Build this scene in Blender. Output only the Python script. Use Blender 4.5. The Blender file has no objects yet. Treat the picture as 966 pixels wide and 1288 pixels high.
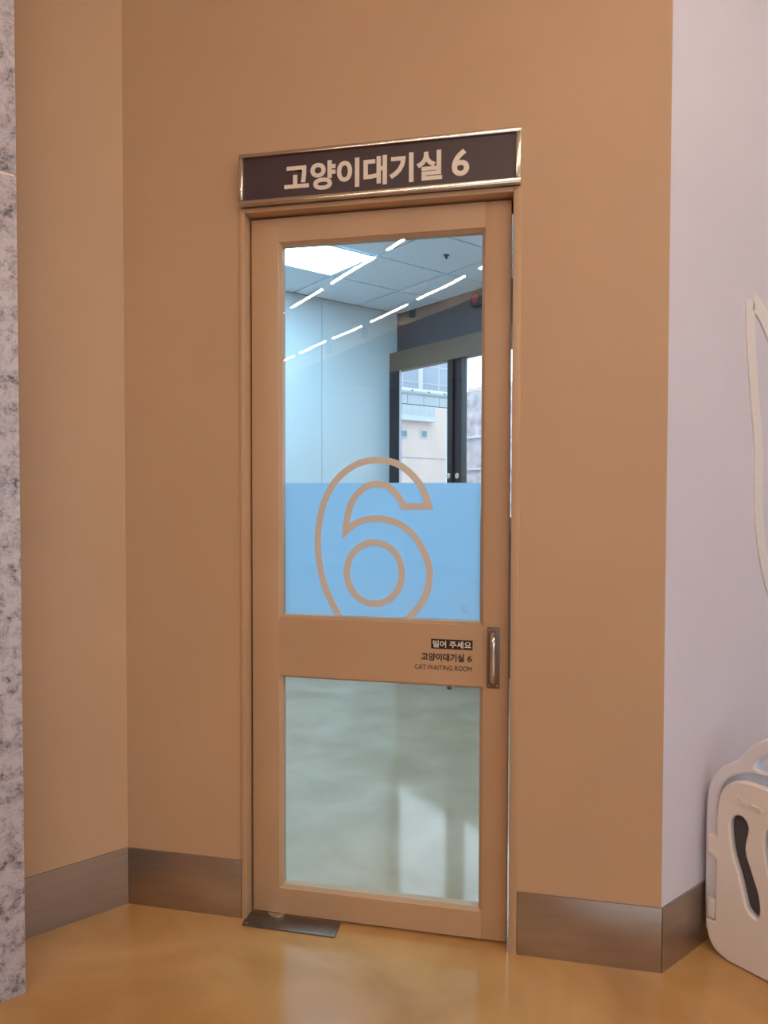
import bpy, bmesh, math, random
from mathutils import Vector, Matrix
random.seed(7)
S = bpy.context.scene
C = S.collection

# ------------------------------------------------------------------ camera
F_PX = 893.7
PITCH, ROLL, YAW, TH = 0.02711068, -0.00214806, -0.20414537, 0.70550803
CAM = Vector((0.0, -2.163, 1.4))
def cam_axes(p, r, y):
    cy, sy, cp, sp, cr, sr = math.cos(y), math.sin(y), math.cos(p), math.sin(p), math.cos(r), math.sin(r)
    fwd = Vector((sy*cp, cy*cp, -sp)); right = Vector((cy, -sy, 0)); down = fwd.cross(right)
    return cr*right + sr*down, -sr*right + cr*down, fwd
_r, _d, _f = cam_axes(PITCH, ROLL, YAW)
cd = bpy.data.cameras.new('camera'); cam = bpy.data.objects.new('camera', cd); C.objects.link(cam)
cd.sensor_fit = 'HORIZONTAL'; cd.sensor_width = 36.0; cd.lens = F_PX/966*36.0
cd.clip_start = 0.02; cd.clip_end = 500
cam.matrix_world = Matrix(((_r.x, -_d.x, -_f.x, CAM.x), (_r.y, -_d.y, -_f.y, CAM.y), (_r.z, -_d.z, -_f.z, CAM.z), (0, 0, 0, 1)))
S.camera = cam

# ------------------------------------------------------------------ world, sun, exposure
w = bpy.data.worlds.new('sky'); S.world = w; w.use_nodes = True
bg = w.node_tree.nodes['Background']; bg.inputs[0].default_value = (0.70, 0.84, 1.0, 1); bg.inputs[1].default_value = 2.6
G1 = Vector((math.sin(TH), math.cos(TH), 0)); G2 = Vector((math.cos(TH), -math.sin(TH), 0))
sd = bpy.data.lights.new('sun', 'SUN'); sd.energy = 3.6; sd.angle = 0.02; sd.color = (1.0, 0.93, 0.85)
sun = bpy.data.objects.new('sun', sd); C.objects.link(sun)
sun.rotation_euler = (G1*0.35 - G2*0.10 - Vector((0, 0, 0.9))).to_track_quat('-Z', 'Y').to_euler()
sun.location = (0, 0, 30)
S.view_settings.view_transform = 'Standard'; S.view_settings.look = 'None'
S.view_settings.exposure = 0.0; S.view_settings.gamma = 1.0; S.view_settings.use_curve_mapping = False
HALL_LAMP = 68.0
HALL_COL = (1.0, 0.83, 0.66)
ROOM_PANEL = 25.0
ROOM_COL = (0.41, 0.73, 1.0)

def portal(b, a, z, sx, sz, rot):
    d = bpy.data.lights.new('window_portal', 'AREA'); d.shape = 'RECTANGLE'; d.size = sx; d.size_y = sz
    d.cycles.is_portal = True
    o = bpy.data.objects.new('window_portal', d); C.objects.link(o)
    o.location = G1*a + G2*b + Vector((0, 0, z)); o.rotation_euler = rot.to_track_quat('-Z', 'Y').to_euler()
    return o

# ------------------------------------------------------------------ materials
def nt(name):
    m = bpy.data.materials.new(name); m.use_nodes = True
    n = m.node_tree; return m, n, n.nodes['Principled BSDF']
def mat(name, col, rough=0.5, metal=0.0, var=0.0, scale=8.0, bump=0.0, bscale=60.0, spec=0.5, coat=0.0, stretch=None):
    m, n, p = nt(name)
    p.inputs['Base Color'].default_value = (*col, 1); p.inputs['Roughness'].default_value = rough
    p.inputs['Metallic'].default_value = metal; p.inputs['Specular IOR Level'].default_value = spec
    p.inputs['Coat Weight'].default_value = coat
    tc = n.nodes.new('ShaderNodeTexCoord'); src = tc.outputs['Object']
    if stretch:
        mp = n.nodes.new('ShaderNodeMapping'); mp.inputs['Scale'].default_value = stretch
        n.links.new(src, mp.inputs[0]); src = mp.outputs[0]
    if var:
        t = n.nodes.new('ShaderNodeTexNoise'); t.inputs['Scale'].default_value = scale; t.inputs['Detail'].default_value = 5
        n.links.new(src, t.inputs['Vector'])
        r = n.nodes.new('ShaderNodeValToRGB')
        r.color_ramp.elements[0].position = 0.3; r.color_ramp.elements[1].position = 0.7
        r.color_ramp.elements[0].color = (*[max(0, c*(1-var)) for c in col], 1)
        r.color_ramp.elements[1].color = (*[min(1, c*(1+var)) for c in col], 1)
        n.links.new(t.outputs[0], r.inputs[0]); n.links.new(r.outputs[0], p.inputs['Base Color'])
    if bump:
        t2 = n.nodes.new('ShaderNodeTexNoise'); t2.inputs['Scale'].default_value = bscale; t2.inputs['Detail'].default_value = 3
        b = n.nodes.new('ShaderNodeBump'); b.inputs['Strength'].default_value = bump; b.inputs['Distance'].default_value = 0.002
        n.links.new(src, t2.inputs['Vector']); n.links.new(t2.outputs[0], b.inputs['Height']); n.links.new(b.outputs[0], p.inputs['Normal'])
    return m
def emit(name, col, k):
    m, n, p = nt(name)
    p.inputs['Base Color'].default_value = (*col, 1); p.inputs['Emission Color'].default_value = (*col, 1)
    p.inputs['Emission Strength'].default_value = k; return m
def glass(name, tint=(0.97, 0.99, 0.985), refl=0.055, wave=0.0):
    m = bpy.data.materials.new(name); m.use_nodes = True; n = m.node_tree; n.nodes.clear()
    out = n.nodes.new('ShaderNodeOutputMaterial'); mix = n.nodes.new('ShaderNodeMixShader')
    tr = n.nodes.new('ShaderNodeBsdfTransparent'); gl = n.nodes.new('ShaderNodeBsdfGlossy')
    tr.inputs[0].default_value = (*tint, 1); gl.inputs['Roughness'].default_value = 0.0
    lw = n.nodes.new('ShaderNodeLayerWeight'); lw.inputs[0].default_value = 0.5
    pw = n.nodes.new('ShaderNodeMath'); pw.operation = 'POWER'; pw.inputs[1].default_value = 5
    ma = n.nodes.new('ShaderNodeMath'); ma.operation = 'MULTIPLY_ADD'; ma.inputs[1].default_value = 1-refl; ma.inputs[2].default_value = refl
    n.links.new(lw.outputs['Facing'], pw.inputs[0]); n.links.new(pw.outputs[0], ma.inputs[0])
    n.links.new(ma.outputs[0], mix.inputs[0]); n.links.new(tr.outputs[0], mix.inputs[1]); n.links.new(gl.outputs[0], mix.inputs[2])
    n.links.new(mix.outputs[0], out.inputs[0])
    if wave:
        tc = n.nodes.new('ShaderNodeTexCoord'); t = n.nodes.new('ShaderNodeTexNoise'); t.inputs['Scale'].default_value = 4.5
        t.inputs['Detail'].default_value = 0
        b = n.nodes.new('ShaderNodeBump'); b.inputs['Strength'].default_value = wave; b.inputs['Distance'].default_value = 0.004
        n.links.new(tc.outputs['Object'], t.inputs['Vector']); n.links.new(t.outputs[0], b.inputs['Height']); n.links.new(b.outputs[0], gl.inputs['Normal'])
    return m
def film_mat():
    m = bpy.data.materials.new('frosted_film'); m.use_nodes = True; n = m.node_tree; n.nodes.clear()
    out = n.nodes.new('ShaderNodeOutputMaterial'); mix = n.nodes.new('ShaderNodeMixShader')
    t = n.nodes.new('ShaderNodeBsdfTranslucent'); d = n.nodes.new('ShaderNodeBsdfDiffuse')
    t.inputs[0].default_value = (0.70, 0.88, 1.0, 1); d.inputs[0].default_value = (0.5, 0.62, 0.8, 1)
    mix.inputs[0].default_value = 0.18
    n.links.new(t.outputs[0], mix.inputs[1]); n.links.new(d.outputs[0], mix.inputs[2]); n.links.new(mix.outputs[0], out.inputs[0])
    return m
def floor_mat(name, c0, c1, r0=0.10, r1=0.24, bmp=0.25, spec=0.7, dist=0.9):
    m, n, p = nt(name)
    tc = n.nodes.new('ShaderNodeTexCoord'); t = n.nodes.new('ShaderNodeTexNoise'); t.inputs['Scale'].default_value = 2.6
    t.inputs['Detail'].default_value = 7; t.inputs['Distortion'].default_value = dist
    r = n.nodes.new('ShaderNodeValToRGB'); e = r.color_ramp.elements
    e[0].position = 0.25; e[0].color = (*c0, 1); e[1].position = 0.75; e[1].color = (*c1, 1)
    n.links.new(tc.outputs['Object'], t.inputs['Vector']); n.links.new(t.outputs[0], r.inputs[0]); n.links.new(r.outputs[0], p.inputs['Base Color'])
    t3 = n.nodes.new('ShaderNodeTexNoise'); t3.inputs['Scale'].default_value = 5; t3.inputs['Detail'].default_value = 4
    mr = n.nodes.new('ShaderNodeMapRange'); mr.inputs['To Min'].default_value = r0; mr.inputs['To Max'].default_value = r1
    n.links.new(tc.outputs['Object'], t3.inputs['Vector']); n.links.new(t3.outputs[0], mr.inputs[0]); n.links.new(mr.outputs[0], p.inputs['Roughness'])
    t2 = n.nodes.new('ShaderNodeTexNoise'); t2.inputs['Scale'].default_value = 3.0; t2.inputs['Detail'].default_value = 2
    b = n.nodes.new('ShaderNodeBump'); b.inputs['Strength'].default_value = bmp; b.inputs['Distance'].default_value = 0.01
    n.links.new(tc.outputs['Object'], t2.inputs['Vector']); n.links.new(t2.outputs[0], b.inputs['Height']); n.links.new(b.outputs[0], p.inputs['Normal'])
    p.inputs['Specular IOR Level'].default_value = spec
    return m
def stone_mat():
    m, n, p = nt('grey_veined_stone')
    tc = n.nodes.new('ShaderNodeTexCoord')
    t = n.nodes.new('ShaderNodeTexNoise'); t.inputs['Scale'].default_value = 22; t.inputs['Detail'].default_value = 10; t.inputs['Roughness'].default_value = 0.82; t.inputs['Distortion'].default_value = 0.25
    r = n.nodes.new('ShaderNodeValToRGB'); e = r.color_ramp.elements
    e[0].position = 0.39; e[0].color = (0.085, 0.075, 0.085, 1); e[1].position = 0.55; e[1].color = (0.60, 0.535, 0.57, 1)
    k = e.new(0.46); k.color = (0.40, 0.355, 0.38, 1)
    v = n.nodes.new('ShaderNodeTexNoise'); v.inputs['Scale'].default_value = 3.3; v.inputs['Detail'].default_value = 6; v.inputs['Distortion'].default_value = 2.5
    ab_ = n.nodes.new('ShaderNodeMath'); ab_.operation = 'SUBTRACT'; ab_.inputs[1].default_value = 0.5
    ab2 = n.nodes.new('ShaderNodeMath'); ab2.operation = 'ABSOLUTE'
    r2 = n.nodes.new('ShaderNodeValToRGB'); r2.color_ramp.elements[0].color = (1, 1, 1, 1); r2.color_ramp.elements[1].color = (0, 0, 0, 1)
    r2.color_ramp.elements[1].position = 0.006
    mx = n.nodes.new('ShaderNodeMix'); mx.data_type = 'RGBA'
    n.links.new(tc.outputs['Object'], t.inputs['Vector']); n.links.new(tc.outputs['Object'], v.inputs['Vector'])
    n.links.new(t.outputs[0], r.inputs[0]); n.links.new(v.outputs[0], ab_.inputs[0]); n.links.new(ab_.outputs[0], ab2.inputs[0]); n.links.new(ab2.outputs[0], r2.inputs[0])
    n.links.new(r2.outputs[0], mx.inputs[0]); n.links.new(r.outputs[0], mx.inputs[6]); mx.inputs[7].default_value = (0.62, 0.55, 0.55, 1)
    n.links.new(mx.outputs[2], p.inputs['Base Color']); p.inputs['Roughness'].default_value = 0.35
    return m

M = dict(
    beige=mat('beige_paint', (0.565, 0.352, 0.205), 0.55, var=0.04, scale=2.0, bump=0.06, bscale=90),
    doorpaint=mat('beige_door_paint', (0.545, 0.338, 0.195), 0.42, var=0.05, scale=3.0),
    lavender=mat('lavender_paint', (0.705, 0.665, 0.75), 0.6, var=0.03, scale=2.0, bump=0.05, bscale=90),
    white=mat('white_paint', (0.82, 0.86, 0.86), 0.7, var=0.01, scale=2.0),
    hallceil=mat('cream_ceiling_paint', (0.75, 0.68, 0.58), 0.8, var=0.02),
    tile=mat('mineral_fibre_tile', (0.80, 0.87, 0.94), 0.9, var=0.05, scale=60, bump=0.2, bscale=200),
    grid=mat('grey_ceiling_grid', (0.17, 0.19, 0.22), 0.6, var=0.02),
    floor=floor_mat('polished_epoxy_floor', (0.44, 0.225, 0.070), (0.66, 0.385, 0.155)), roomfloor=floor_mat('polished_grey_floor', (0.44, 0.31, 0.19), (0.66, 0.49, 0.34), 0.04, 0.12, 0.07, 1.0, 0.4), stone=stone_mat(),
    steel=mat('brushed_steel', (0.43, 0.365, 0.315), 0.36, 0.9, var=0.07, scale=4, bump=0.03, bscale=14, stretch=(1, 1, 8)),
    bright=mat('polished_steel', (0.72, 0.66, 0.58), 0.22, 1.0, var=0.04, scale=12),
    darksteel=mat('dark_worn_steel', (0.20, 0.165, 0.14), 0.4, 0.7, var=0.25, scale=14),
    bronze=mat('brown_handle_plate', (0.21, 0.145, 0.115), 0.45, 0.55, var=0.08, scale=20),
    signbg=mat('aubergine_sign_face', (0.050, 0.023, 0.030), 0.4, var=0.04),
    cream=mat('cream_lettering', (0.86, 0.74, 0.62), 0.5, var=0.01),
    dark=mat('dark_lettering', (0.045, 0.022, 0.012), 0.5, var=0.01),
    black=mat('black_label', (0.022, 0.011, 0.008), 0.5, var=0.01),
    numeral=mat('sand_vinyl', (0.72, 0.63, 0.54), 0.5, var=0.01),
    mark=mat('pale_blue_print', (0.42, 0.58, 0.78), 0.6, var=0.01),
    glass=glass('door_glass', wave=0.11), winglass=glass('window_glass', (0.96, 0.98, 0.98)),
    film=film_mat(),
    frame=mat('dark_bronze_aluminium', (0.045, 0.036, 0.040), 0.4, 0.3, var=0.05),
    casing=mat('taupe_window_casing', (0.20, 0.125, 0.085), 0.5, var=0.05),
    darkwall=mat('charcoal_panel', (0.085, 0.085, 0.095), 0.5, var=0.05),
    seal=mat('pale_seal', (0.75, 0.72, 0.85), 0.5, var=0.01),
    plastic=mat('white_plastic', (0.88, 0.80, 0.75), 0.45, var=0.015, scale=4),
    plastic2=mat('cool_white_plastic', (0.76, 0.82, 0.97), 0.45, var=0.015, scale=4),
    plastic3=mat('neutral_white_plastic', (0.84, 0.82, 0.88), 0.45, var=0.015, scale=4),
    inside=mat('slot_shade_grey', (0.10, 0.10, 0.12), 0.6, var=0.02),  # dark grey that stands in for shade in the gate's hollow
    drawing=mat('white_relief_line', (0.82, 0.76, 0.74), 0.7, var=0.03, scale=80, bump=0.3, bscale=300),
    lamp=emit('warm_lamp_diffuser', HALL_COL, HALL_LAMP),
    panel=emit('cool_panel_diffuser', ROOM_COL, ROOM_PANEL),
    blackmetal=mat('black_metal', (0.02, 0.02, 0.022), 0.45, var=0.02),
    redled=emit('red_indicator', (0.35, 0.02, 0.05), 0.15),
    pink=mat('pink_render', (0.76, 0.62, 0.56), 0.9, var=0.06, scale=0.6),
    greybld=mat('blue_grey_cladding', (0.36, 0.43, 0.52), 0.6, var=0.05, scale=0.4),
    palebld=mat('pale_trim', (0.60, 0.65, 0.68), 0.7, var=0.03),
    pipe=mat('pale_blue_pipe', (0.47, 0.54, 0.58), 0.5, var=0.03, scale=2),
    renders=mat('mottled_grey_render', (0.50, 0.46, 0.50), 0.95, var=0.35, scale=1.6),
    bldglass=mat('building_window_glass', (0.16, 0.27, 0.30), 0.2, var=0.1),
    ground=mat('asphalt', (0.20, 0.20, 0.20), 0.9, var=0.1, scale=1.0),
    redwood=mat('red_brown_wood', (0.14, 0.035, 0.025), 0.5, var=0.1),
    seat=mat('dark_seat_vinyl', (0.08, 0.06, 0.06), 0.5, var=0.05),
)

# ------------------------------------------------------------------ helpers
RZ = -TH                     # rotated frame: local x runs along G2 (b), local y along G1 (a)
FR = {'d': Matrix.Identity(3), 'g': Matrix.Rotation(RZ, 3, 'Z')}
ORG = {}
def tag(o, label=None, cat=None, group=None, kind=None):
    if label: o['label'] = label
    if cat: o['category'] = cat
    if group: o['group'] = group
    if kind: o['kind'] = kind
    return o
def empty(name, loc, fr='d'):
    o = bpy.data.objects.new(name, None); C.objects.link(o); o.empty_display_size = 0.1
    o.location = FR[fr] @ Vector(loc); o.rotation_euler = (0, 0, RZ if fr == 'g' else 0)
    ORG[o.name] = Vector(loc); return o
def put(name, me, m, parent=None, fr='d', smooth=False):
    """me: mesh whose verts are in frame coordinates"""
    o = bpy.data.objects.new(name, me); C.objects.link(o)
    if parent is not None:
        org = ORG[parent.name]; o.parent = parent
    else:
        vs = [v.co for v in me.vertices]
        lo = Vector([min(v[i] for v in vs) for i in range(3)]); hi = Vector([max(v[i] for v in vs) for i in range(3)])
        org = Vector(((lo.x+hi.x)/2, (lo.y+hi.y)/2, lo.z))
        o.location = FR[fr] @ org; o.rotation_euler = (0, 0, RZ if fr == 'g' else 0)
    ORG[o.name] = org
    me.transform(Matrix.Translation(-org))
    me.materials.clear(); me.materials.append(M[m] if isinstance(m, str) else m)
    if smooth:
        for p in me.polygons: p.use_smooth = True
        me.set_sharp_from_angle(angle=math.radians(35))
    return o
def bm_box(bm, x0, x1, y0, y1, z0, z1):
    v = [bm.verts.new(c) for c in ((x0, y0, z0), (x1, y0, z0), (x1, y1, z0), (x0, y1, z0), (x0, y0, z1), (x1, y0, z1), (x1, y1, z1), (x0, y1, z1))]
    for f in ((3, 2, 1, 0), (4, 5, 6, 7), (0, 1, 5, 4), (1, 2, 6, 5), (2, 3, 7, 6), (3, 0, 4, 7)): bm.faces.new([v[i] for i in f])
def bm_prism(bm, pts, z0, z1):
    n = len(pts); lo = [bm.verts.new((x, y, z0)) for x, y in pts]; hi = [bm.verts.new((x, y, z1)) for x, y in pts]
    bm.faces.new(lo[::-1]); bm.faces.new(hi)
    for i in range(n): bm.faces.new((lo[i], lo[(i+1) % n], hi[(i+1) % n], hi[i]))
def done(bm, name='mesh'):
    bmesh.ops.recalc_face_normals(bm, faces=bm.faces)
    me = bpy.data.meshes.new(name); bm.to_mesh(me); bm.free(); return me
def box(name, r, m, parent=None, fr='d', bev=0.0, seg=2):
    bm = bmesh.new(); bm_box(bm, *r)
    if bev: bmesh.ops.bevel(bm, geom=bm.edges[:], offset=bev, segments=seg, affect='EDGES', profile=0.5)
    return put(name, done(bm, name), m, parent, fr, smooth=bool(bev))
def boxes(name, rs, m, parent=None, fr='d'):
    bm = bmesh.new()
    for r in rs: bm_box(bm, *r)
    return put(name, done(bm, name), m, parent, fr)
def prism(name, pts, z0, z1, m, parent=None, fr='d'):
    bm = bmesh.new(); bm_prism(bm, pts, z0, z1); return put(name, done(bm, name), m, parent, fr)
def tube_mesh(pts, rad, seg=10, closed=False, flat=1.0):
    """sweep a circle (radius may be a list) along 3D points"""
    bm = bmesh.new(); P = [Vector(p) for p in pts]; n = len(P); rings = []
    ref = None
    for i in range(n):
        a = P[max(i-1, 0)]; b = P[min(i+1, n-1)]; t = (b-a).normalized()
        if ref is None: ref = t.orthogonal().normalized()
        u = (ref - t*ref.dot(t)).normalized(); ref = u; v = t.cross(u)
        r = rad[i] if isinstance(rad, (list, tuple)) else rad
        rings.append([bm.verts.new(P[i] + r*(math.cos(2*math.pi*k/seg)*u + math.sin(2*math.pi*k/seg)*v)) for k in range(seg)])
    for i in range(n-1):
        for k in range(seg): bm.faces.new((rings[i][k], rings[i][(k+1) % seg], rings[i+1][(k+1) % seg], rings[i+1][k]))
    bm.faces.new(rings[0][::-1]); bm.faces.new(rings[-1])
    return done(bm)
def cyl_mesh(c, axis, r, l, seg=20):
    """cylinder from c along axis for length l, with a small rounded rim"""
    a = Vector(axis).normalized(); c = Vector(c); e = min(0.15*r, 0.15*abs(l))
    return tube_mesh([c, c+a*e*0.01, c+a*(l-e), c+a*l], [r, r, r, r-e], seg)
def spline(pts, k=6, closed=False):
    out = []; n = len(pts); P = [Vector((*p, 0)) if len(p) == 2 else Vector(p) for p in pts]
    rng = n if closed else n-1
    for i in range(rng):
        g = (lambda j: P[j % n]) if closed else (lambda j: P[min(max(j, 0), n-1)])
        p0, p1, p2, p3 = g(i-1), g(i), g(i+1), g(i+2)
        for s in range(k):
            t = s/k
            out.append(0.5*((2*p1) + (p2-p0)*t + (2*p0-5*p1+4*p2-p3)*t*t + (3*p1-p0-3*p2+p3)*t**3))
    if not closed: out.append(P[-1])
    return [tuple(p[:len(pts[0])]) for p in out]
def eval_curve(cu):
    o = bpy.data.objects.new('tmp', cu); C.objects.link(o)
    dg = bpy.context.evaluated_depsgraph_get(); dg.update()
    me = bpy.data.meshes.new_from_object(o.evaluated_get(dg)); bpy.data.objects.remove(o); bpy.data.curves.remove(cu)
    return me
def shape2d(loops, y, half, bev=0.0):
    """flat outline(s) with holes in the x-z plane, centred on depth y, half thickness half (bevel included)"""
    cu = bpy.data.curves.new('tmp', 'CURVE'); cu.dimensions = '2D'; cu.fill_mode = 'BOTH'
    cu.extrude = half-bev; cu.bevel_depth = bev; cu.bevel_resolution = 2; cu.offset = -bev
    for lp in loops:
        s = cu.splines.new('POLY'); s.points.add(len(lp)-1); s.use_cyclic_u = True
        for q, p in zip(s.points, lp): q.co = (p[0], p[1], 0, 1)
    me = eval_curve(cu)
    me.transform(Matrix.Translation((0, y, 0)) @ Matrix.Rotation(math.pi/2, 4, 'X'))
    return me
def text_mesh(body, x0, x1, z0, z1, y, depth=0.0008, bold=0.0, shear=0.0):
    cu = bpy.data.curves.new('tmp', 'FONT'); cu.body = body; cu.offset = bold; cu.extrude = 0.01; cu.resolution_u = 5
    me = eval_curve(cu)
    vs = [v.co for v in me.vertices]
    lo = Vector([min(v[i] for v in vs) for i in range(3)]); hi = Vector([max(v[i] for v in vs) for i in range(3)])
    for v in me.vertices:
        fx = (v.co.x-lo.x)/(hi.x-lo.x); fy = (v.co.y-lo.y)/(hi.y-lo.y); fz = (v.co.z-lo.z)/(hi.z-lo.z)
        v.co = (x0+fx*(x1-x0), y - fz*depth, z0+fy*(z1-z0)+shear*fx)
    return me
def copy_tree(o, parent=None):
    c = o.copy(); C.objects.link(c); c.parent = parent
    for ch in list(o.children): copy_tree(ch, c)
    return c

# ------------------------------------------------------------------ layout numbers (metres)
BL, BR = -1.017, 0.290        # hall's left wall plane and lavender wall plane (b)
AL, AR = -0.866, 0.247        # a of the inner corner left and of the outer corner right
HH = 3.68                      # hall ceiling
BA, AB, HC = -3.579, 2.374, 3.0   # waiting room: left wall, window wall, ceiling
def D2(a, b): p = G1*a + G2*b; return (p.x, p.y)
XL, XR = -1.336, 0.381        # door wall ends
T = 0.12
# ------------------------------------------------------------------ setting: floor, walls, ceilings
fl = boxes('floor', [(-1.2, 6.2, -11.1, 4.7, -0.06, 0.0)], 'floor', fr='g'); tag(fl, kind='structure')
ROOM = [(BA-0.12, -1.5), (BL-T, -1.5), (BL-T, AL+0.08), (BR-T, AR+0.11), (BR-T, AB+0.14), (BA-0.12, AB+0.14)]
tag(prism('floor_room', ROOM, -0.05, 0.0012, 'roomfloor', fr='g'), kind='structure')
# door wall with its opening (mitred to the neighbours)
xi_r = XR + T*math.tan(TH/2 + 0.0)       # inner mitre on the right
bm = bmesh.new()
kx = T*math.sin(TH/2)/math.cos(TH/2)
bm_prism(bm, [(XL, 0), (-0.922, 0), (-0.922, T), (XL-kx, T)], 0, HH)
bm_prism(bm, [(-0.034, 0), (XR, 0), (XR-kx, T), (-0.034, T)], 0, HH)
bm_prism(bm, [(-0.922, 0), (-0.034, 0), (-0.034, T), (-0.922, T)], 2.306, HH)
wd = put('wall_door', done(bm), 'beige'); tag(wd, kind='structure')
wl = prism('wall_left', [(BL, AL), (BL, -11.0), (BL-T, -11.0), (BL-T, AL+kx)], 0, HH, 'beige', fr='g'); tag(wl, kind='structure')
wr = prism('wall_right', [(BR, AR), (BR, 4.6), (BR-T, 4.6), (BR-T, AR+kx)], 0, HH, 'lavender', fr='g'); tag(wr, kind='structure')
tag(box('wall_near', (BL-T, 6.1, -11.12, -11.0, 0, HH), 'beige', fr='g'), kind='structure')
tag(box('wall_end', (BR-T, 6.1, 4.6, 4.72, 0, HH), 'beige', fr='g'), kind='structure')
WA0, WA1, WZ0, WZ1 = -6.5, 3.6, 0.5, 2.75
tag(boxes('wall_street', [(6.0, 6.14, -11.0, 4.6, 0, WZ0), (6.0, 6.14, -11.0, 4.6, WZ1, HH), (6.0, 6.14, -11.0, WA0, WZ0, WZ1), (6.0, 6.14, WA1, 4.6, WZ0, WZ1)], 'beige', fr='g'), kind='structure')
w2 = empty('window_2', (6.07, -1.4, WZ0), 'g'); tag(w2, kind='structure')
n_m = 7
for i in range(n_m+1):
    a = WA0 + (WA1-WA0)*i/n_m
    box('mullion', (6.03, 6.11, a-0.035, a+0.035, WZ0, WZ1), 'frame', w2, 'g')
for i in range(n_m):
    a0 = WA0 + (WA1-WA0)*i/n_m + 0.035; a1 = WA0 + (WA1-WA0)*(i+1)/n_m - 0.035
    box('pane', (6.066, 6.074, a0, a1, WZ0, WZ1), 'winglass', w2, 'g')
portal(6.2, (WA0+WA1)/2, (WZ0+WZ1)/2, WA1-WA0, WZ1-WZ0, -G2)
tag(boxes('ceiling', [(BL-T, 3.16, -11.1, 4.7, HH, HH+0.1), (3.16, 6.2, -11.1, 4.7, HH-0.17, HH-0.07)], 'hallceil', fr='g'), kind='structure')
tag(box('trim_1', (3.06, 3.16, -11.0, 4.6, HH-0.18, HH), 'hallceil', fr='g'), kind='structure')
# steel baseboards
BH, BT = 0.192, 0.006
tag(prism('baseboard_left', [(BL, AL), (BL, -11.0), (BL+BT, -11.0), (BL+BT, AL-BT*0.4)], 0, BH, 'steel', fr='g'), kind='structure')
tag(box('baseboard_door_left', (XL+0.003, -0.923, -BT, 0, 0, BH), 'steel', bev=0.001), kind='structure')
tag(box('baseboard_door_right', (-0.033, XR+0.001, -BT, 0, 0, BH), 'steel', bev=0.001), kind='structure')
tag(prism('baseboard_right', [(BR, AR), (BR, 4.6), (BR+BT, 4.6), (BR+BT, AR-0.002)], 0, BH, 'steel', fr='g'), kind='structure')
# stone pillar at the left edge: stacked slabs with a fine joint
pil = empty('stone_pillar', (-0.883, -1.74, 0), 'g')
tag(pil, 'grey veined stone clad pillar at the left edge', 'pillar')
zz = [0.0, 2.256, HH-0.002]
for i in range(2):
    box('stone_slab', (BL+0.002, -0.748, -2.24, -1.238, zz[i]+(0.003 if i else 0), zz[i+1]-0.003), 'stone', pil, 'g', bev=0.0015)
box('joint', (BL+0.004, -0.750, -2.23, -1.241, 0.01, HH-0.01), 'cream', pil, 'g')

# waiting room shell
wA = empty('wall_room_left', (BA-0.06, 0.5, 0), 'g'); tag(wA, kind='structure')
box('backing', (BA-0.12, BA-0.008, -1.4, AB, 0, HC), 'grid', wA, 'g')
for a0, a1 in ((-1.4, -0.45), (-0.445, 0.555), (0.56, 1.572), (1.577, AB)):
    box('wall_panel', (BA-0.01, BA, a0, a1, 0, HC), 'white', wA, 'g')
tag(box('wall_room_near', (BA, BL-T-0.01, -1.52, -1.4, 0, HC), 'white', fr='g'), kind='structure')
rc = empty('ceiling_room', (-1.7, 0.4, HC), 'g'); tag(rc, kind='structure')
TA, TB, A_0, B_0 = 0.634, 0.5556, 1.2785, -2.4358
def in_room(a, b):
    x, y = D2(a, b)
    return BA < b < BR-0.10 and -1.45 < a < AB+0.05 and y > 0.10 and (b > BL-T or True) and (a > -0.9 or b < BL-0.1)
panel_cells = {(0, -1), (-2, -1), (0, 2), (-2, 2), (1, 4), (-1, 4)}
room_poly_bs = []
tile_me = None
for i in range(-5, 3):
    for j in range(-3, 6):
        a0, a1 = A_0+(i-1)*TA, A_0+i*TA; b0, b1 = B_0+j*TB, B_0+(j+1)*TB
        a1c, a0c, b0c, b1c = min(a1, AB), max(a0, -1.4), max(b0, BA), min(b1, BR-T)
        if a1c-a0c < 0.05 or b1c-b0c < 0.05: continue
        # keep the cell only if its whole outline lies behind the door wall and its neighbours
        if not all(D2(a, b)[1] > T+0.01 and (b < BL-T-0.005 or a > AL) for a in (a0c, a1c) for b in (b0c, b1c)): continue
        g = 0.008
        if (i, j) in panel_cells:
            pl = empty('ceiling_panel_light', ((b0c+b1c)/2, (a0c+a1c)/2, HC-0.012), 'g')
            tag(pl, 'bright white panel light at the top left of the door glass' if (i, j) == (0, -1) else 'square panel light of the waiting room hidden behind the door wall', 'ceiling light', 'panel lights of the waiting room')
            box('diffuser', (b0c+0.025, b1c-0.025, a0c+0.025, a1c-0.025, HC-0.012, HC-0.004), 'panel', pl, 'g')
            boxes('panel_frame', [(b0c+g, b1c-g, a0c+g, a0c+0.025, HC-0.014, HC), (b0c+g, b1c-g, a1c-0.025, a1c-g, HC-0.014, HC), (b0c+g, b0c+0.025, a0c+0.025, a1c-0.025, HC-0.014, HC), (b1c-0.025, b1c-g, a0c+0.025, a1c-0.025, HC-0.014, HC)], 'white', pl, 'g')
        else:
            box('ceiling_tile', (b0c+g, b1c-g, a0c+g, a1c-g, HC-0.008, HC+0.012), 'tile', rc, 'g')
prism('ceiling_backing', ROOM, HC+0.012, HC+0.05, 'grid', rc, 'g')

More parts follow.
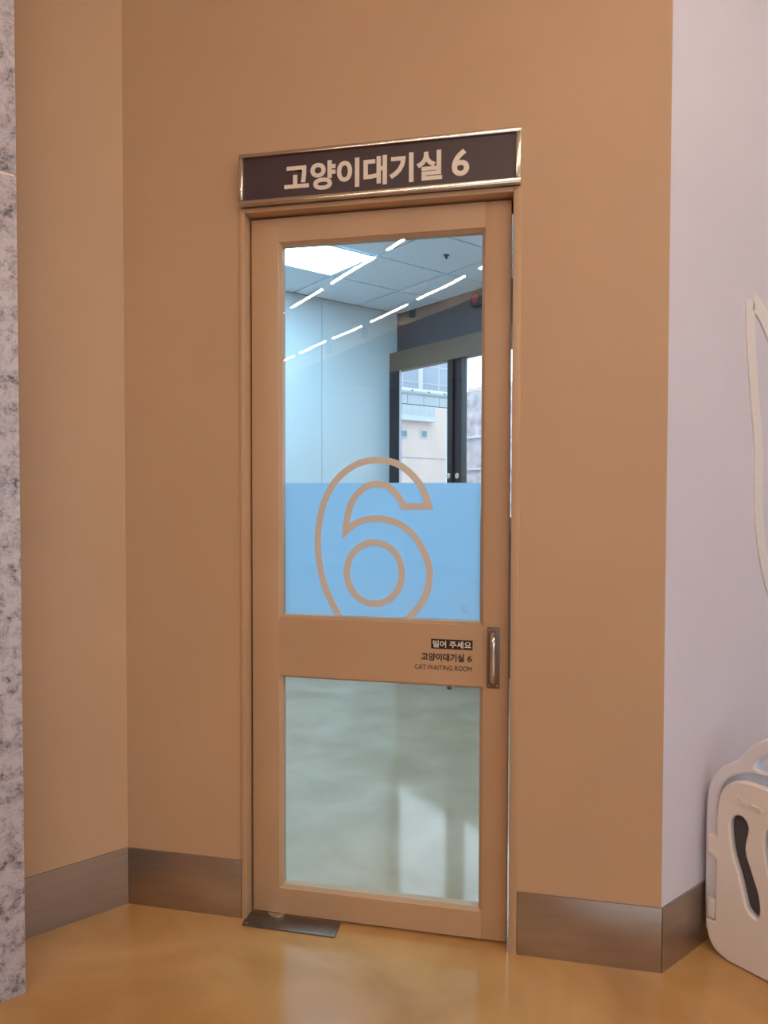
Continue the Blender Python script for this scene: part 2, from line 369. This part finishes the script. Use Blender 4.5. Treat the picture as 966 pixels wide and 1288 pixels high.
# window wall of the waiting room
PF = AB-0.09                    # casing front
SILL, WTOP, CTOP = 1.22, 2.468, 2.635
tag(boxes('wall_window', [(BA-0.6, BR, AB, AB+0.14, 0, SILL-0.1), (BA-0.6, BR, AB, AB+0.14, CTOP-0.06, HC), (BA-0.6, BA-0.42, AB, AB+0.14, SILL-0.1, CTOP-0.06), (0.10, BR, AB, AB+0.14, SILL-0.1, CTOP-0.06)], 'darkwall', fr='g'), kind='structure')
w1 = empty('window_1', (-1.7, AB, SILL-0.1), 'g'); tag(w1, kind='structure')
box('casing_header', (BA+0.001, 0.10, PF, AB-0.001, WTOP, CTOP), 'casing', w1, 'g', bev=0.004)
box('casing_sill', (BA+0.001, 0.10, PF, AB-0.001, SILL-0.1, SILL), 'casing', w1, 'g', bev=0.004)
box('casing_jamb', (BA+0.001, -3.438, PF, PF+0.03, SILL, WTOP), 'frame', w1, 'g', bev=0.004)
box('casing_jamb', (0.0, 0.10, PF, AB-0.001, SILL, WTOP), 'frame', w1, 'g', bev=0.004)
box('pane_seal', (-3.438, -3.433, PF+0.002, PF+0.022, SILL, WTOP), 'seal', w1, 'g')
panes = [(-3.433, -2.83), (-2.675, -1.75), (-1.54, -0.95), (-0.74, 0.0)]
for k, (b0, b1) in enumerate(panes):
    box('pane', (b0, b1, PF+0.020, PF+0.026, SILL, WTOP), 'winglass', w1, 'g')
    if k < 3:
        n0 = panes[k+1][0]; md = b1+0.40*(n0-b1)
        for s, (p, q, dy) in enumerate(((b1, md-0.003, 0.0), (md+0.003, n0, 0.018))):
            st = box('stile', (p, q, PF+0.005+dy, PF+0.06+dy, SILL, WTOP), 'frame', w1, 'g', bev=0.003)
            put('lock', cyl_mesh(((p+q)/2, PF+0.005+dy, 1.536), (0, -1, 0), 0.024, 0.012), 'bright', st, 'g', smooth=True)
portal(-1.72, AB+0.2, (SILL+WTOP)/2, 3.45, WTOP-SILL, -G1)
# back of the hall's left wall already closes the room; side wall is the lavender wall's inner face

# ------------------------------------------------------------------ door
fr_ = empty('trim_2', (-0.478, 0.05, 0)); tag(fr_, kind='structure')
FY = -0.006
box('jamb', (-0.922, -0.904, FY, T+0.01, 0, 2.306), 'doorpaint', fr_, bev=0.0015)
box('jamb', (-0.058, -0.034, FY, T+0.01, 0, 2.306), 'doorpaint', fr_, bev=0.0015)
box('head', (-0.904, -0.058, FY, T+0.01, 2.291, 2.306), 'doorpaint', fr_, bev=0.0015)
box('light_block_strip', (-0.904, -0.8985, 0.060, 0.076, 0, 2.291), 'black', fr_)  # added strip, keeps room light from showing in the left gap
box('light_block_strip', (-0.8985, -0.058, 0.080, 0.095, 2.262, 2.291), 'black', fr_)  # added strip, blocks room light in the gap above the leaf
door = empty('door_1', (-0.48, 0.055, 0.0)); tag(door, kind='structure')
LY0, LY1 = 0.035, 0.078
LX0, LX1, LZ0, LZ1 = -0.898, -0.0640, 0.008, 2.284
GX0, GX1 = -0.796, -0.152                       # visible glass
UZ0, UZ1, DZ0, DZ1 = 0.999, 2.198, 0.102, 0.793
O = 0.009                                        # bead width
box('stile', (LX0, GX0-O, LY0, LY1, LZ0, LZ1), 'doorpaint', door, bev=0.0025)
box('stile', (GX1+O, LX1, LY0, LY1, LZ0, LZ1), 'doorpaint', door, bev=0.0025)
for nm, z0, z1 in (('top_rail', UZ1+O, LZ1), ('middle_rail', DZ1+O, UZ0-O), ('bottom_rail', LZ0, DZ0-O)):
    box(nm, (GX0-O-0.0005, GX1+O+0.0005, LY0+0.0003, LY1, z0, z1), 'doorpaint', door)
def bead(x0, x1, z0, z1, side):
    """bevelled glazing bead running round one light of the door; profile falls from leaf face to glass"""
    yf, yg = LY0+0.003, LY0+0.019
    bm = bmesh.new()
    o = [(x0-O, z0-O), (x1+O, z0-O), (x1+O, z1+O), (x0-O, z1+O)]; i = [(x0, z0), (x1, z0), (x1, z1), (x0, z1)]
    k = side; q = (k+1) % 4
    vs = [bm.verts.new((o[k][0], yf, o[k][1])), bm.verts.new((o[q][0], yf, o[q][1])), bm.verts.new((i[q][0], yg-0.006, i[q][1])), bm.verts.new((i[k][0], yg-0.006, i[k][1]))]
    ws = [bm.verts.new((v.co.x, LY1-0.004, v.co.z)) for v in vs]
    bm.faces.new(vs); bm.faces.new(ws[::-1])
    for a in range(4): bm.faces.new((vs[a], ws[a], ws[(a+1) % 4], vs[(a+1) % 4]))
    return done(bm)
for nm, z0, z1 in (('upper', UZ0, UZ1), ('lower', DZ0, DZ1)):
    pane = box('pane', (GX0-0.004, GX1+0.004, LY0+0.019, LY0+0.025, z0-0.004, z1+0.004), 'glass', door)
    for s in range(4): put('glazing_bead', bead(GX0, GX1, z0, z1, s), 'doorpaint', door)
    if nm == 'upper':
        FT = 1.4315
        tag(box('frosted_film', (GX0+0.004, GX1-0.002, LY0+0.0262, LY0+0.0268, z0+0.003, FT), 'film', pane), 'pale blue frosted film')
# numeral 6, an outlined figure cut from sand-coloured vinyl
Y6 = LY0+0.0185
A6 = [(-0.602, 1.000), (-0.644, 1.077), (-0.668, 1.162), (-0.675, 1.247), (-0.666, 1.324), (-0.644, 1.392), (-0.603, 1.451), (-0.544, 1.491), (-0.484, 1.503), (-0.424, 1.495), (-0.374, 1.463), (-0.336, 1.417), (-0.317, 1.372), (-0.313, 1.357)]
B6 = [(-0.394, 1.357), (-0.411, 1.388), (-0.441, 1.417), (-0.479, 1.427), (-0.518, 1.417), (-0.557, 1.379), (-0.576, 1.324), (-0.582, 1.275)]
C6 = [(-0.543, 1.305), (-0.483, 1.318), (-0.415, 1.305), (-0.36, 1.264), (-0.323, 1.203), (-0.31, 1.145), (-0.322, 1.079), (-0.351, 1.032), (-0.380, 1.000)]
def grow(P): # figures sit slightly deeper than the plane they were measured on
    return [((x-CAM.x)*1.005+CAM.x, 1.4+(z-1.4)*1.005) for x, z in P]
path = spline(grow(A6), 6) + spline(grow(B6), 6) + spline(grow([B6[-1]]+C6), 6)[1:]
_cor = [Vector(p) for p in grow([A6[-1], B6[0], B6[-1]])]
path = [p for p in path if all((Vector(p)-c).length < 1e-6 or (Vector(p)-c).length > 0.017 for c in _cor)]
path = [p for i, p in enumerate(path) if i == 0 or (Vector(p)-Vector(path[i-1])).length > 1e-6]
def ribbon(path, wd):
    L, Rr = [], []; P = [Vector(p) for p in path]; n = len(P)
    for i in range(n):
        t0 = (P[i]-P[i-1]).normalized() if i else (P[1]-P[0]).normalized()
        t1 = (P[i+1]-P[i]).normalized() if i < n-1 else t0
        nn = (Vector((-t0.y, t0.x)) + Vector((-t1.y, t1.x)))
        m0 = Vector((-t0.y, t0.x)); nn.normalize(); s = min(1/max(nn.dot(m0), 0.2), 2.6)
        L.append(P[i]+nn*wd/2*s); Rr.append(P[i]-nn*wd/2*s)
    return [tuple(v) for v in L] + [tuple(v) for v in reversed(Rr)]
def clipz(lp, z):   # cut at the bead
    return [(x, max(zz, z)) for x, zz in lp]
num = put('numeral', shape2d([clipz(ribbon(path, 0.0215), UZ0+0.001)], Y6, 0.0004), 'numeral', door)
tag(num, 'outlined figure six in sand vinyl')
rc_, rx, rz = (-0.4905, 1.1425), 0.0905, 0.0985
ell = lambda rx, rz: [(rc_[0]+rx*math.cos(2*math.pi*k/48), rc_[1]+rz*math.sin(2*math.pi*k/48)) for k in range(48)]
put('numeral_ring', shape2d([ell(rx+0.0107, rz+0.0107), ell(rx-0.0107, rz-0.0107)], Y6, 0.0004), 'numeral', door)
for k in range(4):
    box('glass_mark', (-0.214+0.003*(k % 2), -0.188, Y6-0.0003, Y6+0.0002, 1.046-0.007*k, 1.0485-0.007*k), 'mark', door)
# lettering on the middle rail
lb = box('push_label', (-0.303, -0.174, LY0-0.0008, LY0+0.0005, 0.913, 0.943), 'black', door)
tag(lb, 'black label with white lettering')
put('lettering', text_mesh('밀어 주세요', -0.298, -0.178, 0.917, 0.939, LY0-0.0008, bold=0.02), 'cream', lb)
put('lettering', text_mesh('고양이대기실', -0.335, -0.2, 0.874, 0.899, LY0+0.0003, bold=0.03), 'dark', door)
put('lettering', text_mesh('6', -0.190, -0.176, 0.876, 0.896, LY0+0.0003, bold=0.02), 'dark', door)
put('lettering', text_mesh('CAT WAITING ROOM', -0.355, -0.176, 0.846, 0.861, LY0+0.0003), 'dark', door)
# pull handle
HX = -0.110
hp = box('handle', (HX-0.0195, HX+0.0195, LY0-0.003, LY0, 0.798, 0.988), 'bronze', door, bev=0.001)
tag(hp, 'brown metal handle plate with bright grip')
zt, zb = 0.968, 0.822
gp = [(HX, LY0-0.002, zt), (HX, LY0-0.018, zt-0.001), (HX, LY0-0.030, zt-0.006), (HX, LY0-0.038, zt-0.017), (HX, LY0-0.040, zt-0.032)]
gp = gp + [(x, y, zt+zb-z) for x, y, z in reversed(gp)]
put('grip', tube_mesh(gp, 0.0082, 14), 'bright', hp, smooth=True)
for dx in (-0.012, 0.012):
    for z in (0.979, 0.807): put('screw', cyl_mesh((HX+dx, LY0-0.002, z), (0, -1, 0), 0.0028, 0.0022, 12), 'bright', hp, smooth=True)
# floor hinge cover
fh = empty('floor_hinge', (-0.75, -0.008, 0)); tag(fh, 'dark steel floor hinge plate at the foot of the door', 'hinge')
box('cover_plate', (-0.906, -0.594, -0.044, 0.030, 0.0, 0.005), 'darksteel', fh, bev=0.0015)
put('pivot_cap', cyl_mesh((-0.815, 0.046, 0.0045), (0, 0, 1), 0.033, 0.003, 28), 'bright', fh, smooth=True)
for x in (-0.893, -0.607): put('screw', cyl_mesh((x, -0.034, 0.0045), (0, 0, 1), 0.004, 0.0015, 12), 'bright', fh, smooth=True)

# ------------------------------------------------------------------ sign above the door
SX0, SX1, SZ0, SZ1, SY = -0.914, -0.0365, 2.307, 2.466, -0.030
sg = empty('door_sign', (-0.475, -0.015, SZ0)); tag(sg, 'dark aubergine sign with cream lettering in a steel frame above the door', 'sign')
bw = 0.0145
box('sign_face', (SX0+0.006, SX1-0.006, SY+0.008, -0.001, SZ0+0.006, SZ1-0.006), 'signbg', sg)
box('frame_bar', (SX0, SX1, SY, -0.001, SZ1-0.012, SZ1), 'bright', sg, bev=0.002)
box('frame_bar', (SX0, SX1, SY, -0.001, SZ0, SZ0+bw), 'bright', sg, bev=0.002)
box('frame_bar', (SX0, SX0+bw, SY-0.0005, -0.001, SZ0+bw, SZ1-0.012), 'bright', sg, bev=0.002)
box('frame_bar', (SX1-bw, SX1, SY-0.0005, -0.001, SZ0+bw, SZ1-0.012), 'bright', sg, bev=0.002)
put('lettering', text_mesh('고양이대기실', -0.764, -0.268, 2.337, 2.425, SY+0.0085, 0.002, bold=0.034), 'cream', sg)
put('lettering', text_mesh('6', -0.239, -0.187, 2.342, 2.421, SY+0.0085, 0.002, bold=0.022), 'cream', sg)

# ------------------------------------------------------------------ white line drawing on the lavender wall
L = [(0.745, 2.030), (0.80, 2.005), (0.862, 1.955), (0.95, 1.870), (1.06, 1.790), (1.20, 1.745), (1.36, 1.745), (1.50, 1.80), (1.60, 1.90)]
K = [(0.728, 2.030), (0.728, 1.97), (0.738, 1.87), (0.770, 1.70), (0.800, 1.55), (0.803, 1.42), (0.812, 1.31), (0.850, 1.18), (0.92, 1.06), (1.04, 0.97), (1.20, 0.93), (1.40, 0.95)]
def wall_line(name, pts, wd, parent):
    me = shape2d([ribbon(spline(pts, 6), wd)], 0, 0.003, 0.001)
    # x of the outline runs along a, its depth along b
    me.transform(Matrix(((0, -1, 0, BR+0.003), (1, 0, 0, 0), (0, 0, 1, 0), (0, 0, 0, 1))))
    return put(name, me, 'drawing', parent, 'g', smooth=True)
dr = empty('wall_drawing', (BR+0.003, 1.0, 0.92), 'g'); tag(dr, 'white relief outline of a pointed ear on the lavender wall', 'wall art')
wall_line('ear_line', L, 0.062, dr); wall_line('ear_line', K, 0.055, dr)

# ------------------------------------------------------------------ folded plastic gate by the lavender wall
gt = empty('plastic_gate', (0.66, 0.48, 0), 'g'); tag(gt, 'white plastic folding gate with wavy slots standing by the lavender wall', 'gate')
aF = 0.447
BX0, BX1 = 0.302, 1.02
cx = (BX0+BX1)/2
def mirror(half): return half + [(2*cx-x, z) for x, z in reversed(half)]
fhalf = spline([(0.385, 0.002), (0.350, 0.016), (0.330, 0.042), (0.320, 0.080), (0.320, 0.098)], 5) + [(0.347, 0.104), (0.347, 0.292), (0.338, 0.300), (0.324, 0.306), (0.320, 0.314), (0.320, 0.362), (0.348, 0.366)] + spline([(0.348, 0.39), (0.349, 0.44), (0.360, 0.505), (0.395, 0.545), (0.438, 0.558), (0.50, 0.552), (0.58, 0.520), (0.66, 0.508)], 5)
front = mirror(fhalf)
slot = spline([(0.402, 0.440), (0.396, 0.401), (0.404, 0.333), (0.422, 0.269), (0.434, 0.215), (0.443, 0.183), (0.462, 0.170), (0.470, 0.190), (0.466, 0.239), (0.448, 0.300), (0.433, 0.358), (0.440, 0.425), (0.424, 0.452)], 4, closed=True)
slot = [(0.434+(x-0.434)*1.18, z) for x, z in slot]
slots = [slot] + [[(x+d, z) for x, z in slot] for d in (0.098, 0.196)]
slots += [[(2*cx-x, z) for x, z in s] for s in (slot,)] + [[(2*cx-x-0.098, z) for x, z in slot]]
fp = put('front_panel', shape2d([front]+slots, aF+0.014, 0.014, 0.006), 'plastic', gt, 'g', smooth=True)
put('embossing', text_mesh('Bomp', 0.408, 0.482, 0.482, 0.508, aF+0.0008, 0.004, bold=0.012, shear=-0.006), 'plastic', fp, 'g')
# back panel with raised rim, arch handle, hinge lugs
ohalf = [(0.360, 0.003), (0.325, 0.022), (0.306, 0.060)]
ohalf = spline(ohalf, 5) + [(0.303, 0.16), (0.303, 0.372)] + spline([(0.303, 0.38), (0.305, 0.455), (0.317, 0.520), (0.352, 0.572), (0.395, 0.606), (0.430, 0.655), (0.464, 0.682), (0.50, 0.692), (cx, 0.697)], 5)
outer = mirror(ohalf)
inner_h = [(0.342, 0.14), (0.342, 0.44)] + spline([(0.342, 0.45), (0.348, 0.500), (0.374, 0.545), (0.420, 0.572), (0.47, 0.580), (cx, 0.582)], 5)
hole = [(0.447, 0.598), (0.452, 0.618), (0.475, 0.640), (0.51, 0.652), (cx, 0.656)]
hole = mirror(spline(hole, 5)); hole = hole + spline([(2*cx-0.46, 0.592), (cx, 0.606), (0.46, 0.592)], 5)
bp = put('back_panel', shape2d([outer, hole], aF+0.062, 0.022, 0.008), 'plastic2', gt, 'g', smooth=True)
put('rim', shape2d([outer, mirror(inner_h), hole], aF+0.039, 0.016, 0.007), 'plastic3', bp, 'g', smooth=True)
for z0, z1 in ((0.106, 0.170),):
    box('hinge_lug', (0.320, 0.346, aF+0.002, aF+0.022, z0, z1), 'plastic', gt, 'g', bev=0.006, seg=3)
put('slot_shade_plate', shape2d([mirror([(0.36, 0.05), (0.36, 0.50), (0.42, 0.53)])], aF+0.0325, 0.003), 'inside', gt, 'g')  # added dark sheet, paints the shade seen through the slots
for z in (0.15, 0.33):
    put('hinge_pin', cyl_mesh((0.420, aF+0.028, z), (1, 0, 0), 0.010, 0.48, 12), 'inside', gt, 'g', smooth=True)

# ------------------------------------------------------------------ hall lamps (two rows of linear lights, reflected in the door glass)
def lamp():
    r = empty('linear_lamp', (0, 0, 0), 'g')
    tag(r, 'slim warm linear ceiling lamp mirrored in the upper door glass', 'ceiling lamp', 'linear lamps of the hall ceiling')
    box('housing', (-0.020, 0.020, -0.48, 0.48, 0.012, 0.05), 'hallceil', r, 'g', bev=0.003)
    box('diffuser', (-0.014, 0.014, -0.475, 0.475, 0.0, 0.013), 'lamp', r, 'g', bev=0.003)
    return r
proto = lamp(); first = True
for b, a0, n in ((2.82, -9.62, 10), (1.72, -7.18, 8)):
    for i in range(n):
        o = proto if first else copy_tree(proto); first = False
        far = n-1-i
        vis = {2.82: {5: 'first', 6: 'second', 7: 'third', 8: 'fourth', 9: 'fifth'}, 1.72: {4: 'first', 5: 'second', 6: 'third'}}[b].get(far)
        rw = 'lower' if b > 2 else 'upper'
        o['label'] = ('slim warm lamp, %s from right in %s row mirrored in the door glass' % (vis, rw)) if vis else \
            'slim warm linear hall lamp overhead, beyond the edge of the picture'
        o.location = G1*(a0+1.197*i) + G2*b + Vector((0, 0, HH-0.05))
def spot():
    r = empty('ceiling_spotlight', (0, 0, 0), 'g'); tag(r, 'small black cylinder spotlight mirrored under the lamp row', 'spotlight', 'black spotlights of the hall ceiling')
    put('stem', cyl_mesh((0, 0, 0.16), (0, 0, 1), 0.008, 0.06, 10), 'blackmetal', r, 'g', smooth=True)
    put('body', cyl_mesh((0, 0, 0.0), (0, 0, 1), 0.042, 0.17, 18), 'blackmetal', r, 'g', smooth=True)
    return r
sp = spot()
for i, a in enumerate((-5.44, -6.69, -7.86)):
    o = sp if i == 0 else copy_tree(sp)
    o['label'] = 'small black cylinder spotlight, %s from the right under the mirrored lower lamp row' % ('first', 'second', 'third')[i]
    o.location = G1*a + G2*2.83 + Vector((0, 0, HH-0.221))

# ------------------------------------------------------------------ inside the waiting room
sk = empty('sprinkler', (-2.133, 1.628, HC-0.04), 'g'); tag(sk, 'tiny dark sprinkler head in the ceiling tile of the waiting room', 'sprinkler')
put('rose', cyl_mesh((-2.133, 1.628, HC-0.008), (0, 0, -1), 0.02, 0.006, 18), 'frame', sk, 'g', smooth=True)
put('head', cyl_mesh((-2.133, 1.628, HC-0.014), (0, 0, -1), 0.008, 0.02, 12), 'frame', sk, 'g', smooth=True)
ex = empty('indicator_box', (-2.50, AB-0.06, 2.82), 'g'); tag(ex, 'small dark box with a red disc above the window', 'indicator')
box('box_body', (-2.60, -2.44, AB-0.06, AB-0.002, 2.85, 2.96), 'blackmetal', ex, 'g', bev=0.004)
put('red_disc', cyl_mesh((-2.545, AB-0.059, 2.905), (0, -1, 0), 0.032, 0.004, 20), 'redled', ex, 'g', smooth=True)
st = empty('stool', (-2.42, 1.95, 0), 'g'); tag(st, 'low stool behind the middle rail with a red-brown foot', 'stool')
for dx in (-0.14, 0.14):
    for dy in (-0.14, 0.14):
        put('leg', tube_mesh([(-2.42+dx, 1.95+dy, 0), (-2.42+dx*0.9, 1.95+dy*0.9, 0.36)], [0.014, 0.018], 10), 'redwood', st, 'g', smooth=True)
box('seat', (-2.60, -2.24, 1.77, 2.13, 0.36, 0.42), 'seat', st, 'g', bev=0.015, seg=3)

# ------------------------------------------------------------------ outside the window (street level is lower)
KO = 2.4
def E(a, b, z): return ((b-1.403)*KO+1.403, (a+1.647)*KO-1.647, (z-1.4)*KO+1.4)
def ebox(name, a0, a1, b0, b1, z0, z1, m, parent, bev=0.0):
    p, q = E(a0, b0, z0), E(a1, b1, z1)
    return box(name, (min(p[0], q[0]), max(p[0], q[0]), min(p[1], q[1]), max(p[1], q[1]), min(p[2], q[2]), max(p[2], q[2])), m, parent, 'g', bev)
GZ = -4.0
zg = (GZ-1.4)/KO+1.4
gr = box('ground', (-90, 60, AB+2.0, 120, GZ-0.1, GZ), 'ground', fr='g'); tag(gr, kind='structure')
FB = -9.922
pb = empty('pink_building', (E(7, FB, 0)[0], E(7, FB, 0)[1], GZ), 'g'); tag(pb, 'pale pink rendered building seen through the window', 'building')
ebox('wall', 4.5, 9.1, FB-2.2, FB, zg, 3.32, 'pink', pb)
ebox('ledge', 4.5, 9.1, FB, FB+0.01, 2.125, 2.139, 'renders', pb)
for a0, a1, z0, z1 in ((7.570, 7.767, 2.53, 2.70), (8.116, 8.311, 2.55, 2.726), (6.9, 7.1, 2.52, 2.69)):
    wn = ebox('window', a0, a1, FB, FB+0.022, z0, z1, 'palebld', pb)
    ebox('glazing', a0+0.03, a1-0.03, FB+0.018, FB+0.026, z0+0.025, z1-0.025, 'bldglass', wn)
bal = ebox('balcony', 6.2, 8.43, FB, FB+0.16, 2.885, 2.985, 'palebld', pb)
ebox('balustrade', 6.2, 8.40, FB+0.10, FB+0.15, 2.985, 3.20, 'pipe', bal)
for k in range(9): ebox('baluster', 8.39-0.12*k, 8.405-0.12*k, FB+0.145, FB+0.158, 2.985, 3.20, 'palebld', bal)
gb = empty('grey_building', (E(11, FB-4, 0)[0], E(11, FB-4, 0)[1], GZ), 'g'); tag(gb, 'blue grey clad tower rising behind the pink building', 'building')
ebox('wall', 9.0, 12.75, FB-6.5, FB-4, zg, 6.4, 'greybld', gb)
for a0, a1 in ((11.49, 11.63),): ebox('pilaster', a0, a1, FB-4, FB-3.96, zg, 6.4, 'palebld', gb)
for a0 in (10.9, 12.25): ebox('seam', a0, a0+0.025, FB-4, FB-3.98, zg, 6.4, 'palebld', gb)
for z in (4.5, 5.0, 5.5): ebox('seam', 9.0, 12.75, FB-4, FB-3.99, z, z+0.02, 'palebld', gb)
# pipe bridge in front
PB = -7.922
br = empty('pipe_bridge', (E(6.5, PB, 0)[0], E(6.5, PB, 0)[1], GZ), 'g'); tag(br, 'pale blue pipe bridge with panelled skirt crossing before the buildings', 'pipe bridge')
p0, p1 = Vector(E(4.6, PB, 3.118)), Vector(E(7.17, PB, 3.133))
pp = put('pipe', tube_mesh([p0, p1], 0.054*KO, 24), 'pipe', br, 'g', smooth=True)
for k in range(-2, 3):
    a = 6.17+0.37*k
    put('bolt', cyl_mesh(Vector(E(a, PB, 3.14))+Vector((0.054*KO*0.9, 0, 0)), (1, 0, 0), 0.035, 0.04, 12), 'frame', pp, 'g', smooth=True)
for k in range(-3, 3):
    a0 = 6.102+0.364*k
    ebox('skirt_panel', a0+0.005, a0+0.359, PB-0.02, PB+0.01, 2.915, 3.075, 'pipe', br)
ebox('skirt_frame', 4.9, 7.19, PB-0.035, PB-0.02, 2.908, 3.075, 'frame', br)
for a in (4.7, 7.09): ebox('post', a, a+0.08, PB-0.10, PB-0.04, zg, 3.08, 'palebld', br)
# rendered building to the right
K2 = 2.0
def E2(a, b, z): return ((b-1.403)*K2+1.403, (a+1.647)*K2-1.647, (z-1.4)*K2+1.4)
rb = empty('grey_render_building', (*E2(16, -15, 0)[:2], GZ), 'g'); tag(rb, 'mottled grey rendered block at the right pane of the window', 'building')
def e2box(name, b0, b1, a0, a1, z0, z1, m, parent):
    p, q = E2(a0, b0, z0), E2(a1, b1, z1)
    return box(name, (p[0], q[0], p[1], q[1], p[2], q[2]), m, parent, 'g')
zg2 = (GZ-1.4)/K2+1.4
e2box('wall', -16.9, -12.5, 16, 19, zg2, 4.93, 'renders', rb)
for b in (-16.5, -16.12, -15.7, -15.2, -14.7): e2box('parapet_block', b, b+0.2, 16, 16.4, 4.93, 5.06, 'pink', rb)
e2box('band', -16.9, -12.5, 15.95, 16, 3.3, 3.36, 'palebld', rb)
e2box('band', -16.9, -12.5, 15.95, 16, 2.2, 2.26, 'palebld', rb)
